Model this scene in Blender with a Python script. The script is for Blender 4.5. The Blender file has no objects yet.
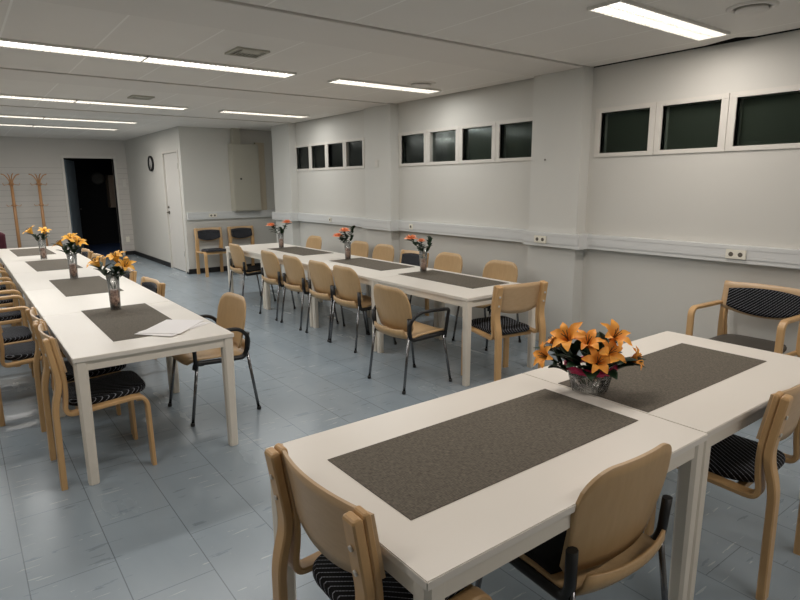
import bpy, bmesh, math, random
from mathutils import Vector, Matrix
C = bpy.context.scene.collection
SC = bpy.context.scene
PI = math.pi
random.seed(7)

# ------------------------------------------------------------------ camera
YAW, PITCH, ROLL, F, H = 0.644768, 0.196058, -0.0077618, 584.987, 1.57
def make_camera():
    cy, sy, cp, sp = math.cos(YAW), math.sin(YAW), math.cos(PITCH), math.sin(PITCH)
    f = Vector((sy*cp, cy*cp, -sp)); r = Vector((cy, -sy, 0)); u = r.cross(f)
    c, s = math.cos(ROLL), math.sin(ROLL)
    r2 = c*r + s*u; u2 = -s*r + c*u
    cam = bpy.data.cameras.new('camera'); o = bpy.data.objects.new('camera', cam); C.objects.link(o)
    cam.sensor_width = 36; cam.lens = F*36/800; cam.clip_start = 0.05
    m = Matrix((r2, u2, -f)).transposed().to_4x4(); m.translation = Vector((0, 0, H))
    o.matrix_world = m
    SC.camera = o
make_camera()
# ------------------------------------------------------------------ world, exposure
w = bpy.data.worlds.new('night'); SC.world = w; w.use_nodes = True
w.node_tree.nodes['Background'].inputs[0].default_value = (0.5, 0.6, 0.8, 1)
w.node_tree.nodes['Background'].inputs[1].default_value = 0.01
SC.view_settings.view_transform = 'Standard'
SC.view_settings.look = 'None'
SC.view_settings.gamma = 1
SC.view_settings.exposure = 0.42
# watts and colour of the tubes, row by row from the camera (older warm tubes in the front rows)
LAMPS = {-.9: (10, (1.0, .92, .865)), 2.06: (11, (1.0, .925, .865)), 5.06: (8.6, (1.0, 1.0, .99)), 8.0: (9.4, (1.0, 1.0, .99)), 10.2: (12, (1.0, .97, .93)), 11.6: (14, (1.0, .95, .90))}
DIFF_E = 2.4

# ------------------------------------------------------------------ materials
def lin(c): return c/12.92 if c <= .04045 else ((c+.055)/1.055)**2.4
def rgb(r, g, b): return (lin(r/255), lin(g/255), lin(b/255), 1)
def mat(name, col, rough=.5, metal=0, spec=.5):
    m = bpy.data.materials.new(name); m.use_nodes = True
    b = m.node_tree.nodes['Principled BSDF']
    b.inputs['Base Color'].default_value = col; b.inputs['Roughness'].default_value = rough
    b.inputs['Metallic'].default_value = metal; b.inputs['Specular IOR Level'].default_value = spec
    return m
class N:
    def __init__(s, m): s.t = m.node_tree; s.b = s.t.nodes['Principled BSDF']
    def n(s, typ, **k):
        x = s.t.nodes.new(typ)
        for a, v in k.items(): setattr(x, a, v)
        return x
    def l(s, a, b): s.t.links.new(a, b)
    def math(s, op, a, b=None, c=None):
        x = s.n('ShaderNodeMath', operation=op)
        for i, v in enumerate((a, b, c)):
            if v is None: continue
            if isinstance(v, (int, float)): x.inputs[i].default_value = v
            else: s.l(v, x.inputs[i])
        return x.outputs[0]
    def mix(s, fac, a, b):
        x = s.n('ShaderNodeMix', data_type='RGBA')
        for k, v in ((0, fac), (6, a), (7, b)):
            if isinstance(v, (int, float, tuple)): x.inputs[k].default_value = v
            else: s.l(v, x.inputs[k])
        return x.outputs[2]
    def coord(s, kind='Object'): return s.n('ShaderNodeTexCoord').outputs[kind]
    def noise(s, scale, detail=3, vec=None, mp=None):
        x = s.n('ShaderNodeTexNoise'); x.inputs['Scale'].default_value = scale; x.inputs['Detail'].default_value = detail
        v = vec or s.coord()
        if mp:
            q = s.n('ShaderNodeMapping'); q.inputs['Scale'].default_value = mp; s.l(v, q.inputs[0]); v = q.outputs[0]
        s.l(v, x.inputs['Vector']); return x.outputs[0]
    def xyz(s, vec=None):
        x = s.n('ShaderNodeSeparateXYZ'); s.l(vec or s.coord(), x.inputs[0]); return x.outputs
    def bump(s, h, st=.2, d=.01):
        x = s.n('ShaderNodeBump'); x.inputs['Strength'].default_value = st; x.inputs['Distance'].default_value = d
        s.l(h, x.inputs['Height']); s.l(x.outputs[0], s.b.inputs['Normal'])
M = {}
def wall_mat(name, col, planks=False):
    m = mat(name, col, .6); n = N(m)
    c2 = tuple(x*.94 for x in col[:3]) + (1,)
    ns = n.noise(1.3, 4)
    n.l(n.mix(ns, col, c2), n.b.inputs['Base Color'])
    if planks:
        z = n.xyz()[2]
        fr = n.math('FRACT', n.math('MULTIPLY', z, 1/.115))
        g = n.math('LESS_THAN', fr, .07)
        low = n.math('LESS_THAN', z, 1.98)
        g = n.math('MULTIPLY', g, low)
        n.l(n.mix(g, n.mix(ns, col, c2), tuple(x*.72 for x in col[:3]) + (1,)), n.b.inputs['Base Color'])
        n.bump(n.math('SUBTRACT', 1, g), .35, .004)
    else:
        n.bump(n.noise(160, 2), .05, .002)
    return m
M['wall'] = wall_mat('painted_wall', rgb(208, 206, 199))
M['wallback'] = wall_mat('painted_brick', rgb(208, 203, 196), True)
M['column'] = wall_mat('painted_column', rgb(211, 210, 204))
M['beam'] = wall_mat('painted_beam', rgb(228, 222, 214))
M['trim'] = mat('white_trim', rgb(212, 208, 200), .45)
M['trunk'] = mat('cable_trunking_plastic', rgb(214, 215, 213), .42)
M['black_skirting'] = mat('black_skirting', rgb(22, 22, 24), .5)
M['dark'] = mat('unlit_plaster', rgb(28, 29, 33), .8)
M['plenum'] = mat('ceiling_void', rgb(18, 17, 16), .9)  # near-black, darkness above the ceiling panels put into the colour
M['socket'] = mat('socket_plastic', rgb(234, 230, 216), .4)
M['socket_hole'] = mat('socket_recess', rgb(96, 90, 80), .5)
M['beige'] = mat('beige_enamel', rgb(196, 184, 162), .5)
M['grey_metal'] = mat('grey_enamel', rgb(176, 172, 158), .45)
M['door_blue'] = mat('blue_grey_door', rgb(120, 132, 142), .5)
M['door'] = mat('door_paint', rgb(211, 208, 202), .45)
M['metal'] = mat('brushed_metal', rgb(120, 115, 108), .35, 1)
M['chrome'] = mat('chrome', rgb(120, 120, 122), .2, 1)
M['black'] = mat('black_plastic', rgb(20, 20, 21), .42)
M['paper'] = mat('white_paper', rgb(238, 234, 232), .7)
M['clockface'] = mat('clock_face', rgb(245, 244, 240), .4)
M['maroon'] = mat('maroon_cloth', rgb(70, 22, 34), .85)
M['pink'] = mat('pink_ribbon', rgb(200, 40, 95), .45)

def ceiling_mat():
    m = mat('ceiling_panels', rgb(233, 229, 222), .75); n = N(m)
    x, y, z = n.xyz()
    fx = n.math('FRACT', n.math('MULTIPLY', n.math('SUBTRACT', x, .387-5.83), 1/.583))
    gx = n.math('LESS_THAN', n.math('ABSOLUTE', n.math('SUBTRACT', fx, .011)), .011)
    base = n.mix(n.noise(2.2, 3), rgb(234, 229, 222), rgb(228, 222, 214))
    n.l(n.mix(gx, base, rgb(246, 242, 236)), n.b.inputs['Base Color'])
    n.bump(n.noise(220, 2), .12, .002)
    return m
M['ceiling'] = ceiling_mat()
def floor_mat():
    m = mat('blue_grey_linoleum', rgb(120, 132, 145), .3); n = N(m)
    x, y, z = n.xyz()
    fx = n.math('FRACT', n.math('MULTIPLY', n.math('ADD', x, 6.3-.05), 1/.315))
    sx = n.math('LESS_THAN', fx, .014)
    cell = n.math('FLOOR', n.math('MULTIPLY', n.math('ADD', x, 6.3-.05), 1/.315))
    fy = n.math('FRACT', n.math('ADD', n.math('MULTIPLY', y, 1/.63), n.math('MULTIPLY', cell, .5)))
    sy = n.math('LESS_THAN', fy, .006)
    seam = n.math('MAXIMUM', sx, sy)
    big = n.noise(3.0, 5, mp=(1, .35, 1))
    c1 = n.mix(big, rgb(130, 142, 151), rgb(155, 167, 175))
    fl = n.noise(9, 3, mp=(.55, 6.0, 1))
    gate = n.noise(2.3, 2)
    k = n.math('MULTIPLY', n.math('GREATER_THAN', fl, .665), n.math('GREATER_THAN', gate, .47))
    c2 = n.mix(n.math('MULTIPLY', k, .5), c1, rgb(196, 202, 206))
    fl2 = n.noise(7, 4, mp=(.7, 3.5, 1))
    k2 = n.math('MULTIPLY', n.math('GREATER_THAN', fl2, .66), .35)
    c3 = n.mix(k2, c2, rgb(80, 92, 106))
    n.l(n.mix(n.math('MULTIPLY', seam, .55), c3, rgb(60, 68, 78)), n.b.inputs['Base Color'])
    r = n.math('ADD', n.math('MULTIPLY', big, .16), .17)
    n.l(r, n.b.inputs['Roughness'])
    n.bump(n.noise(5, 3), .06, .01)
    return m
M['floor'] = floor_mat()
def wood_mat(name, a, b, axis=(1, 1, 14), rough=.38):
    m = mat(name, a, rough); n = N(m)
    ns = n.noise(6, 5, mp=axis)
    n.l(n.mix(ns, a, b), n.b.inputs['Base Color'])
    return m
M['beech'] = wood_mat('beech_bentwood', rgb(212, 174, 124), rgb(192, 150, 100), (6, 6, 1.2))
M['beechply'] = wood_mat('beech_plywood', rgb(204, 174, 136), rgb(186, 154, 116), (1, 3, 14))
M['shell'] = wood_mat('pale_plywood_shell', rgb(198, 166, 122), rgb(180, 147, 104), (8, 8, 1.5), .42)
M['rackwood'] = wood_mat('coat_rack_wood', rgb(196, 150, 104), rgb(170, 122, 80), (6, 6, 1))
def top_mat():
    m = mat('white_laminate', rgb(232, 222, 210), .33); n = N(m)
    n.l(n.mix(n.noise(2, 3), rgb(232, 226, 216), rgb(227, 220, 209)), n.b.inputs['Base Color'])
    return m
M['top'] = top_mat()
M['tableleg'] = mat('white_table_paint', rgb(228, 220, 206), .42)
def striped():
    m = mat('black_striped_fabric', rgb(14, 14, 17), .85, 0, .25); n = N(m)
    x, y, z = n.xyz()
    d = n.math('ADD', n.math('ADD', n.math('MULTIPLY', x, .62), n.math('MULTIPLY', y, .76)), n.math('MULTIPLY', z, -.76))
    fr = n.math('FRACT', n.math('MULTIPLY', d, 1/.019))
    s = n.math('LESS_THAN', fr, .15)
    wv = n.math('GREATER_THAN', n.math('FRACT', n.math('MULTIPLY', n.math('SUBTRACT', n.math('MULTIPLY', x, .76), n.math('MULTIPLY', y, .62)), 1/.009)), .3)
    n.l(n.mix(n.math('MULTIPLY', s, n.math('ADD', .35, n.math('MULTIPLY', wv, .4))), rgb(13, 13, 16), rgb(160, 163, 172)), n.b.inputs['Base Color'])
    return m
M['stripe'] = striped()
M['seat_grey'] = mat('dark_grey_upholstery', rgb(70, 66, 60), .6, 0, .5)
M['seat_black'] = mat('black_upholstery', rgb(24, 24, 26), .8, 0, .3)
def mat_runner():
    m = mat('grey_woven_runner', rgb(84, 80, 75), .85, 0, .25); n = N(m)
    a = n.noise(60, 4, mp=(1, 6, 1)); b = n.noise(60, 4, mp=(6, 1, 1))
    s = n.math('MULTIPLY', n.math('ADD', a, b), .5)
    r = n.n('ShaderNodeMapRange'); r.inputs[1].default_value = .35; r.inputs[2].default_value = .65
    n.l(s, r.inputs[0])
    n.l(n.mix(r.outputs[0], rgb(74, 69, 61), rgb(120, 112, 100)), n.b.inputs['Base Color'])
    n.bump(s, .4, .002)
    return m
M['runner'] = mat_runner()
def glass(name, tint=(1, 1, 1, 1), base=.06, rough=.03, haze=0):
    m = bpy.data.materials.new(name); m.use_nodes = True; t = m.node_tree; t.nodes.clear()
    o = t.nodes.new('ShaderNodeOutputMaterial'); mx = t.nodes.new('ShaderNodeMixShader')
    tr = t.nodes.new('ShaderNodeBsdfTransparent'); tr.inputs[0].default_value = tint
    gl = t.nodes.new('ShaderNodeBsdfGlossy'); gl.inputs['Roughness'].default_value = rough
    lw = t.nodes.new('ShaderNodeLayerWeight'); lw.inputs[0].default_value = .25
    ad = t.nodes.new('ShaderNodeMath'); ad.operation = 'ADD'; ad.inputs[1].default_value = base; ad.use_clamp = True
    t.links.new(lw.outputs['Fresnel'], ad.inputs[0]); t.links.new(ad.outputs[0], mx.inputs[0])
    t.links.new(tr.outputs[0], mx.inputs[1]); t.links.new(gl.outputs[0], mx.inputs[2]); 
    if haze:
        df = t.nodes.new('ShaderNodeBsdfTranslucent'); df.inputs[0].default_value = (.9, .92, .9, 1)
        m2 = t.nodes.new('ShaderNodeMixShader'); m2.inputs[0].default_value = haze
        t.links.new(mx.outputs[0], m2.inputs[1]); t.links.new(df.outputs[0], m2.inputs[2]); t.links.new(m2.outputs[0], o.inputs[0])
    else: t.links.new(mx.outputs[0], o.inputs[0])
    return m
M['glass'] = glass('clear_glass', (.98, .98, .98, 1), .03, .03, .13)
M['bowlglass'] = glass('ribbed_glass', (.95, .96, .96, 1), .12, .08, .02)
M['pane'] = glass('window_glass', (.8, .85, .83, 1), -.03, .1)
M['blind'] = mat('dark_blind_slats', rgb(120, 122, 112), .6)
def pebble_mat():
    m = mat('brown_pebbles', rgb(130, 100, 84), .5); n = N(m)
    v = n.n('ShaderNodeTexVoronoi'); v.inputs['Scale'].default_value = 70; n.l(n.coord(), v.inputs['Vector'])
    n.l(n.mix(v.outputs['Color'], rgb(140, 104, 90), rgb(222, 190, 172)), n.b.inputs['Base Color'])
    return m
M['pebble'] = pebble_mat()
def petal_mat(name, a, b, k=11):
    m = mat(name, a, .5, 0, .3); n = N(m)
    n.l(n.mix(n.noise(k, 3), a, b), n.b.inputs['Base Color'])
    n.b.inputs['Subsurface Weight'].default_value = 0.0
    return m
M['lily_yellow'] = petal_mat('yellow_orange_petal', rgb(255, 206, 92), rgb(255, 172, 62))
M['lily_orange'] = petal_mat('orange_petal', rgb(255, 194, 84), rgb(252, 142, 56), 16)
M['rose_orange'] = petal_mat('coral_petal', rgb(255, 180, 130), rgb(252, 150, 104))
M['stamen'] = mat('stamen', rgb(90, 60, 20), .6)
M['leafm'] = petal_mat('dark_green_leaf', rgb(20, 42, 24), rgb(40, 64, 38))
M['stemm'] = mat('green_stem', rgb(40, 66, 36), .6)
def emis(name, col, e):
    m = bpy.data.materials.new(name); m.use_nodes = True; b = m.node_tree.nodes['Principled BSDF']
    b.inputs['Base Color'].default_value = (.8, .8, .8, 1)
    b.inputs['Emission Color'].default_value = col; b.inputs['Emission Strength'].default_value = e
    return m
M['diffuser'] = emis('lit_lamp_tube_cover', (1.0, .95, .88, 1), DIFF_E)
M['louvre'] = mat('louvre_metal', rgb(225, 222, 215), .35)

# ------------------------------------------------------------------ mesh helpers
class MB:
    def __init__(s): s.v = []; s.f = []; s.sm = []
    def add(s, vs, fs, smooth=False):
        o = len(s.v); s.v += [tuple(v) for v in vs]
        for f in fs: s.f.append([i+o for i in f]); s.sm.append(smooth)
        return s
    def box(s, x0, x1, y0, y1, z0, z1):
        return s.add([(x, y, z) for x in (x0, x1) for y in (y0, y1) for z in (z0, z1)],
                     [(0, 1, 3, 2), (4, 6, 7, 5), (0, 4, 5, 1), (2, 3, 7, 6), (0, 2, 6, 4), (1, 5, 7, 3)])
    def prism(s, pts, z0, z1):                       # outline in xy, extruded along z
        n = len(pts)
        return s.add([(x, y, z0) for x, y in pts] + [(x, y, z1) for x, y in pts],
                     [list(range(n))[::-1], list(range(n, 2*n))] + [(i, (i+1) % n, n+(i+1) % n, n+i) for i in range(n)])
    def tube(s, path, r, seg=10, r1=None, flat=(1, 1)):
        P = [Vector(p) for p in path]; n = len(P); vs = []; fs = []
        prev = None
        for i, p in enumerate(P):
            t = (P[min(i+1, n-1)] - P[max(i-1, 0)]).normalized()
            if prev is None:
                a = Vector((0, 0, 1)) if abs(t.z) < .9 else Vector((1, 0, 0))
                u = t.cross(a).normalized()
            else: u = (prev - t*prev.dot(t)).normalized()
            prev = u; w_ = t.cross(u)
            rr = r if r1 is None else r + (r1-r)*i/(n-1)
            for k in range(seg):
                an = 2*PI*k/seg
                vs.append(p + u*(math.cos(an)*rr*flat[0]) + w_*(math.sin(an)*rr*flat[1]))
        for i in range(n-1):
            for k in range(seg):
                a = i*seg+k; b = i*seg+(k+1) % seg
                fs.append((a, b, b+seg, a+seg))
        s.add(vs, fs, True)
        o = len(s.v)-len(vs)
        s.f.append([o+k for k in range(seg)][::-1]); s.sm.append(False)
        s.f.append([o+(n-1)*seg+k for k in range(seg)]); s.sm.append(False)
        return s
    def ribbon(s, path, th, y0, y1, bev=.005):       # bent-wood strip: path in xz, thickness th, from y0 to y1
        P = [Vector((a, b)) for a, b in path]
        d_ = (P[-1]-P[-2]).normalized(); E_ = P[-1]; P[-1:] = [E_-d_*.009, E_-d_*.003, E_]
        n = len(P); vs = []; fs = []
        sec = [(-th/2, y0+bev), (-th/2+bev, y0), (th/2-bev, y0), (th/2, y0+bev), (th/2, y1-bev), (th/2-bev, y1), (-th/2+bev, y1), (-th/2, y1-bev)]
        for i, p in enumerate(P):
            t = (P[min(i+1, n-1)] - P[max(i-1, 0)]).normalized(); nn = Vector((-t.y, t.x))
            k_ = .45 if i == n-1 else .8 if i == n-2 else 1; ym = (y0+y1)/2
            for a, y in sec:
                q = p + nn*a*k_; vs.append((q.x, ym+(y-ym)*(.5+.5*k_), q.y))
        m = len(sec)
        for i in range(n-1):
            for k in range(m):
                a = i*m+k; b = i*m+(k+1) % m; fs.append((a, b, b+m, a+m))
        s.add(vs, fs, False); o = len(s.v)-len(vs)
        s.f.append([o+k for k in range(m)]); s.sm.append(False)
        s.f.append([o+(n-1)*m+k for k in range(m)][::-1]); s.sm.append(False)
        return s
    def lathe(s, prof, seg=24, c=(0, 0), close=False, sx=1, sy=1):
        vs = []; fs = []; n = len(prof)
        for r, z in prof:
            for k in range(seg):
                a = 2*PI*k/seg; vs.append((c[0]+r*sx*math.cos(a), c[1]+r*sy*math.sin(a), z))
        for i in range(n-1):
            for k in range(seg):
                a = i*seg+k; b = i*seg+(k+1) % seg; fs.append((a, b, b+seg, a+seg))
        if not close:
            fs.append(list(range(seg))[::-1]); fs.append([(n-1)*seg+k for k in range(seg)])
        return s.add(vs, fs, True)
    def pad(s, out, z0, z1, e=.012, dz=None):        # cushion from an outline; rounded rim; dz(x,y) bends it
        n = len(out); cx = sum(p[0] for p in out)/n; cy = sum(p[1] for p in out)/n
        h = z1-z0; rings = [(e, z0), (e*.3, z0+h*.12), (0, z0+h*.35), (0, z0+h*.62), (e*.35, z0+h*.85), (e*1.2, z1), (.08, z1+.004), (.14, z1+.006)]
        vs = []
        for d, z in rings:
            for x, y in out:
                v = Vector((x-cx, y-cy)); L = v.length; k = max(0, (L-d)/L)
                X, Y = cx+v.x*k, cy+v.y*k
                vs.append((X, Y, z + (dz(X, Y) if dz else 0)))
        fs = []
        for i in range(len(rings)-1):
            for k in range(n): a = i*n+k; b = i*n+(k+1) % n; fs.append((a, b, b+n, a+n))
        fs.append(list(range(n))[::-1]); fs.append([(len(rings)-1)*n+k for k in range(n)])
        return s.add(vs, fs, True)
    def plate(s, w, zb, zt, xf, th, nu=16, nv=8, yo=0, wf=None):   # curved upright panel, normal ~ +x
        vs = []; fs = []
        for side in (0, 1):
            for i in range(nu+1):
                u = -1+2*i/nu
                for j in range(nv+1):
                    z = zb(u)+(zt(u)-zb(u))*j/nv
                    ww = w*(wf(z) if wf else 1)
                    vs.append((xf(z, u)+side*th, yo+u*ww, z))
        q = (nu+1)*(nv+1); st = nv+1
        for i in range(nu):
            for j in range(nv):
                a = i*st+j
                fs.append((a, a+1, a+st+1, a+st)); fs.append((q+a, q+a+st, q+a+st+1, q+a+1))
        s.add(vs, fs, True); o = len(s.v)-len(vs)
        edge = [i*st for i in range(nu+1)] + [nu*st+j for j in range(1, nv+1)] + [i*st+nv for i in range(nu-1, -1, -1)] + [j for j in range(nv-1, 0, -1)]
        for k in range(len(edge)):
            a, b = edge[k], edge[(k+1) % len(edge)]
            s.f.append([o+a, o+b, o+q+b, o+q+a]); s.sm.append(False)
        return s
    def sheet(s, rows, smooth=True):
        n = len(rows[0]); vs = [p for r in rows for p in r]
        fs = [(i*n+k, i*n+k+1, (i+1)*n+k+1, (i+1)*n+k) for i in range(len(rows)-1) for k in range(n-1)]
        return s.add(vs, fs, smooth)
    def build(s, name, m, parent=None, loc=None, rotz=0, bevel=0, solid=0):
        me = bpy.data.meshes.new(name); me.from_pydata(s.v, [], s.f)
        me.polygons.foreach_set('use_smooth', s.sm)
        bm = bmesh.new(); bm.from_mesh(me); bmesh.ops.recalc_face_normals(bm, faces=bm.faces)
        if bevel:
            es = [e for e in bm.edges if len(e.link_faces) == 2 and e.calc_face_angle(0) > .6]
            bmesh.ops.bevel(bm, geom=es, offset=bevel, segments=2, affect='EDGES', clamp_overlap=True)
        bm.to_mesh(me); bm.free(); me.update()
        me.materials.append(M[m] if isinstance(m, str) else m)
        o = bpy.data.objects.new(name, me); C.objects.link(o)
        if parent: o.parent = parent
        if loc: o.location = loc
        o.rotation_euler = (0, 0, rotz)
        if solid:
            md = o.modifiers.new('thickness', 'SOLIDIFY'); md.thickness = solid; md.offset = 0
        return o
def fillet(pts, r, n=6):
    P = [Vector(p) for p in pts]; out = [P[0]]
    rs = r if isinstance(r, (list, tuple)) else [r]*(len(P)-2)
    for i in range(1, len(P)-1):
        a = P[i-1]-P[i]; b = P[i+1]-P[i]; rr = min(rs[i-1], a.length*.48, b.length*.48)
        A = P[i]+a.normalized()*rr; B = P[i]+b.normalized()*rr
        for k in range(n+1):
            t = k/n; out.append(A*(1-t)**2 + P[i]*2*t*(1-t) + B*t*t)
    out.append(P[-1]); return out
def f2(pts, r, n=6): return [(p.x, p.y) for p in fillet([Vector(p) for p in pts], r, n)]
def tag(o, label=None, cat=None, group=None, kind=None):
    if label: o['label'] = label
    if cat: o['category'] = cat
    if group: o['group'] = group
    if kind: o['kind'] = kind
    return o
def empty(name, loc=(0, 0, 0), rz=0):
    o = bpy.data.objects.new(name, None); C.objects.link(o); o.location = loc; o.rotation_euler = (0, 0, rz)
    o.empty_display_size = .1
    return o
def struct(o): o['kind'] = 'structure'; return o
def copy_tree(root, loc, rz, label, group=None):
    kids = {}
    for o in C.objects:
        if o.parent: kids.setdefault(o.parent.name, []).append(o)
    def rec(o, par):
        c = o.copy(); C.objects.link(c); c.parent = par
        for ch in kids.get(o.name, []): rec(ch, c)
        return c
    r = rec(root, None); r.location = loc; r.rotation_euler = (0, 0, rz)
    r['label'] = label
    if group: r['group'] = group
    return r

# ------------------------------------------------------------------ room shell
XR, XC = 4.68, 4.55           # recessed window wall, column faces
CZ = 2.57
YB, YF, XB = 14.6, 10.62, 3.25   # back wall, front of the boxed-out corner, its side wall
XL, Y0 = -3.2, -2.6
struct(MB().box(XL-.2, 5.3, Y0-.2, YB+3.6, -.15, 0).build('floor', 'floor'))
# ceiling: three fields of panels and a notch where one panel sags away from the window wall
cm = MB()
e = XR-.022
cm.prism([(XL-.1, Y0-.1), (e, Y0-.1), (e, 2.00), (4.575, 2.10), (e, 2.36), (e, 3.34), (XL-.1, 3.34)], CZ, CZ+.02)
for a, b in ((3.95, 6.25), (6.86, 9.07), (9.68, YB)):
    cm.box(XL-.1, e if a < 9 else 5.03, a, b, CZ, CZ+.02)
struct(cm.build('ceiling', 'ceiling'))
struct(MB().box(XL-.2, 5.3, Y0-.2, YB+.2, CZ+.16, CZ+.2).build('ceiling_void_slab', 'plenum')).name = 'ceiling_slab'
for i, (a, b) in enumerate(((3.36, 3.93), (6.27, 6.84), (9.09, 9.66))):
    bm_ = MB().box(XL-.1, XR-.01, a, b, CZ-.010, CZ+.1)
    struct(bm_.build('trim_%d' % (i+1), 'beam', bevel=.004))
# black strip painting the shade in the gap between ceiling and window wall
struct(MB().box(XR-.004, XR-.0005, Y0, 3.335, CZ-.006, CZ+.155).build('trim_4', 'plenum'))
# window wall
wm = MB()
wins = []
for y1, pitch, wd in ((3.23, .57, .46), (6.16, .571, .457), (9.06, .5225, .43)):
    for k in range(4): wins.append((y1-k*pitch-wd, y1-k*pitch))
WZ0, WZ1 = 1.824, 2.17
YN = 9.70
wm.box(XR, XR+.2, Y0, YN, 0, WZ0); wm.box(XR, XR+.2, Y0, YN, WZ1, CZ+.18); wm.box(XR+.2, 5.02, YN-.1, YN, 0, CZ+.18); wm.box(5.02, 5.22, YN-.1, YF+.12, 0, CZ+.18)
ys = sorted([Y0, YN] + [v for a in wins for v in a])
for i in range(0, len(ys), 2): wm.box(XR, XR+.2, ys[i], ys[i+1], WZ0, WZ1)
struct(wm.build('wall_right', 'wall'))
cb = MB()
for a, b in ((3.34, 3.91), (6.23, 6.83), (9.07, 9.72)):
    struct(MB().box(XC, XR+.01, a, b, 0, CZ+.05).build('wall_pillar', 'column', bevel=.004))
wn = 0
for (a, b) in wins:
    wn += 1
    W = struct(empty('window_%d' % wn, (XR, (a+b)/2, WZ0)))
    h = (b-a)/2; z = WZ1-WZ0
    fm = MB()
    q_ = .045 if wn > 8 else .056 if wn > 4 else .054
    for (y0, y1, z0, z1) in ((-h-q_, h+q_, -.035, .0), (-h-q_, h+q_, z, z+.04), (-h-q_, -h, 0, z), (h, h+q_, 0, z)):
        fm.box(-.012, .06, y0, y1, z0, z1)
    fm.build('window_frame', 'trim', W, bevel=.002)
    MB().box(.032, .036, -h, h, 0, z).build('window_pane', 'pane', W)
    bl = MB()
    nsl = 22
    for k in range(nsl):
        zz = z*(k+.5)/nsl
        bl.add([(.10, -h, zz-.007), (.10, h, zz-.007), (.088, h, zz+.007), (.088, -h, zz+.007)], [(0, 1, 2, 3)])
    bl.box(.115, .12, -h, h, 0, z)
    bl.build('blind', 'blind', W)
# long white sill strips bounding each window band
for i, (a, b) in enumerate(((Y0+.1, 3.30), (3.95, 6.22), (6.98, 9.06))):
    pass
# back parts
struct(MB().box(XL-.2, 2.0, YB, YB+.15, 0, CZ+.18).box(2.98, XB+.2, YB, YB+.15, 0, CZ+.18).box(2.0, 2.98, YB, YB+.15, 2.17, CZ+.18).build('wall_back', 'wallback'))
struct(MB().box(XB, XB+.12, YF, 10.76, 0, CZ+.1).box(XB, XB+.12, 11.72, YB, 0, CZ+.1).box(XB, XB+.12, 10.76, 11.72, 2.19, CZ+.1).build('wall_closet_side', 'wall'))
struct(MB().box(XB+.12, 5.02, YF, YF+.12, 0, CZ+.1).build('wall_closet_front', 'wall'))
struct(MB().box(XL-.2, XL, Y0, YB, 0, CZ+.18).build('wall_left', 'wall'))
struct(MB().box(XL-.2, XR+.2, Y0-.2, Y0, 0, CZ+.18).build('wall_front', 'wall'))
# dark room beyond the opening
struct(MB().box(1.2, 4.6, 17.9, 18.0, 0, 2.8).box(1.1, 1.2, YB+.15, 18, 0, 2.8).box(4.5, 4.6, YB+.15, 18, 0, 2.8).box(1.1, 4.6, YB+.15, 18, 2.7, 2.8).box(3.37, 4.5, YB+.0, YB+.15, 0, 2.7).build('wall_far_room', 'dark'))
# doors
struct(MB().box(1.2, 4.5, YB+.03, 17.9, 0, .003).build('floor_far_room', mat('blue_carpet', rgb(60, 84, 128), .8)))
D = struct(empty('door_1', (XB, 11.24, 0)))
MB().box(.018, .06, -.44, .44, .012, 2.15).build('door_leaf', 'door', D, bevel=.003)
fm = MB(); fm.box(-.012, .1, -.48, -.442, 0, 2.19); fm.box(-.012, .1, .442, .48, 0, 2.19); fm.box(-.012, .1, -.442, .442, 2.152, 2.19)
fm.build('door_frame', 'trim', D, bevel=.002)
hm = MB(); hm.lathe([(.022, 0), (.022, .006)], 14)
hd = MB().tube([(.018, .38, 1.07), (-.03, .38, 1.07), (-.035, .30, 1.07)], .009).box(.006, .018, .355, .405, 1.04, 1.10)
hd.build('door_handle', 'metal', D)
MB().tube([(.018, .38, 1.17), (-.005, .38, 1.17)], .02, 14).build('lock', 'metal', D)
for z in (.30, 1.86): MB().tube([(.0, -.43, z), (.0, -.43, z+.1)], .012, 8).build('hinge', 'black', D)
D2 = struct(empty('door_2', (2.0, YB+.15, 0)))
fm = MB(); fm.box(-.05, .0, -.17, .02, 0, 2.17); fm.box(.98, 1.03, -.17, .02, 0, 2.17); fm.box(-.05, 1.03, -.17, .02, 2.17, 2.22)
fm.build('door_frame', 'trim', D2, bevel=.003)
LF = MB().box(.0, .04, .0, .9, .01, 2.14).build('door_leaf', 'door_blue', D2, loc=(.015, .03, 0), rotz=-.34, bevel=.003)
MB().tube([(.04, .84, 1.05), (.09, .84, 1.05), (.10, .72, 1.05)], .01).build('door_handle', 'metal', LF)
# skirting
struct(MB().box(XB-.012, XB, 11.73, YB, 0, .09).box(XB-.012, XB, YF-.012, 10.75, 0, .03).build('baseboard_closet_side', 'black_skirting'))
struct(MB().box(XB-.012, 5.02, YF-.012, YF, 0, .09).build('baseboard_closet_front', 'black_skirting'))
struct(MB().box(XL, 1.94, YB-.012, YB, 0, .09).box(3.04, XB, YB-.012, YB, 0, .09).build('baseboard_back', 'black_skirting'))

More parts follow.
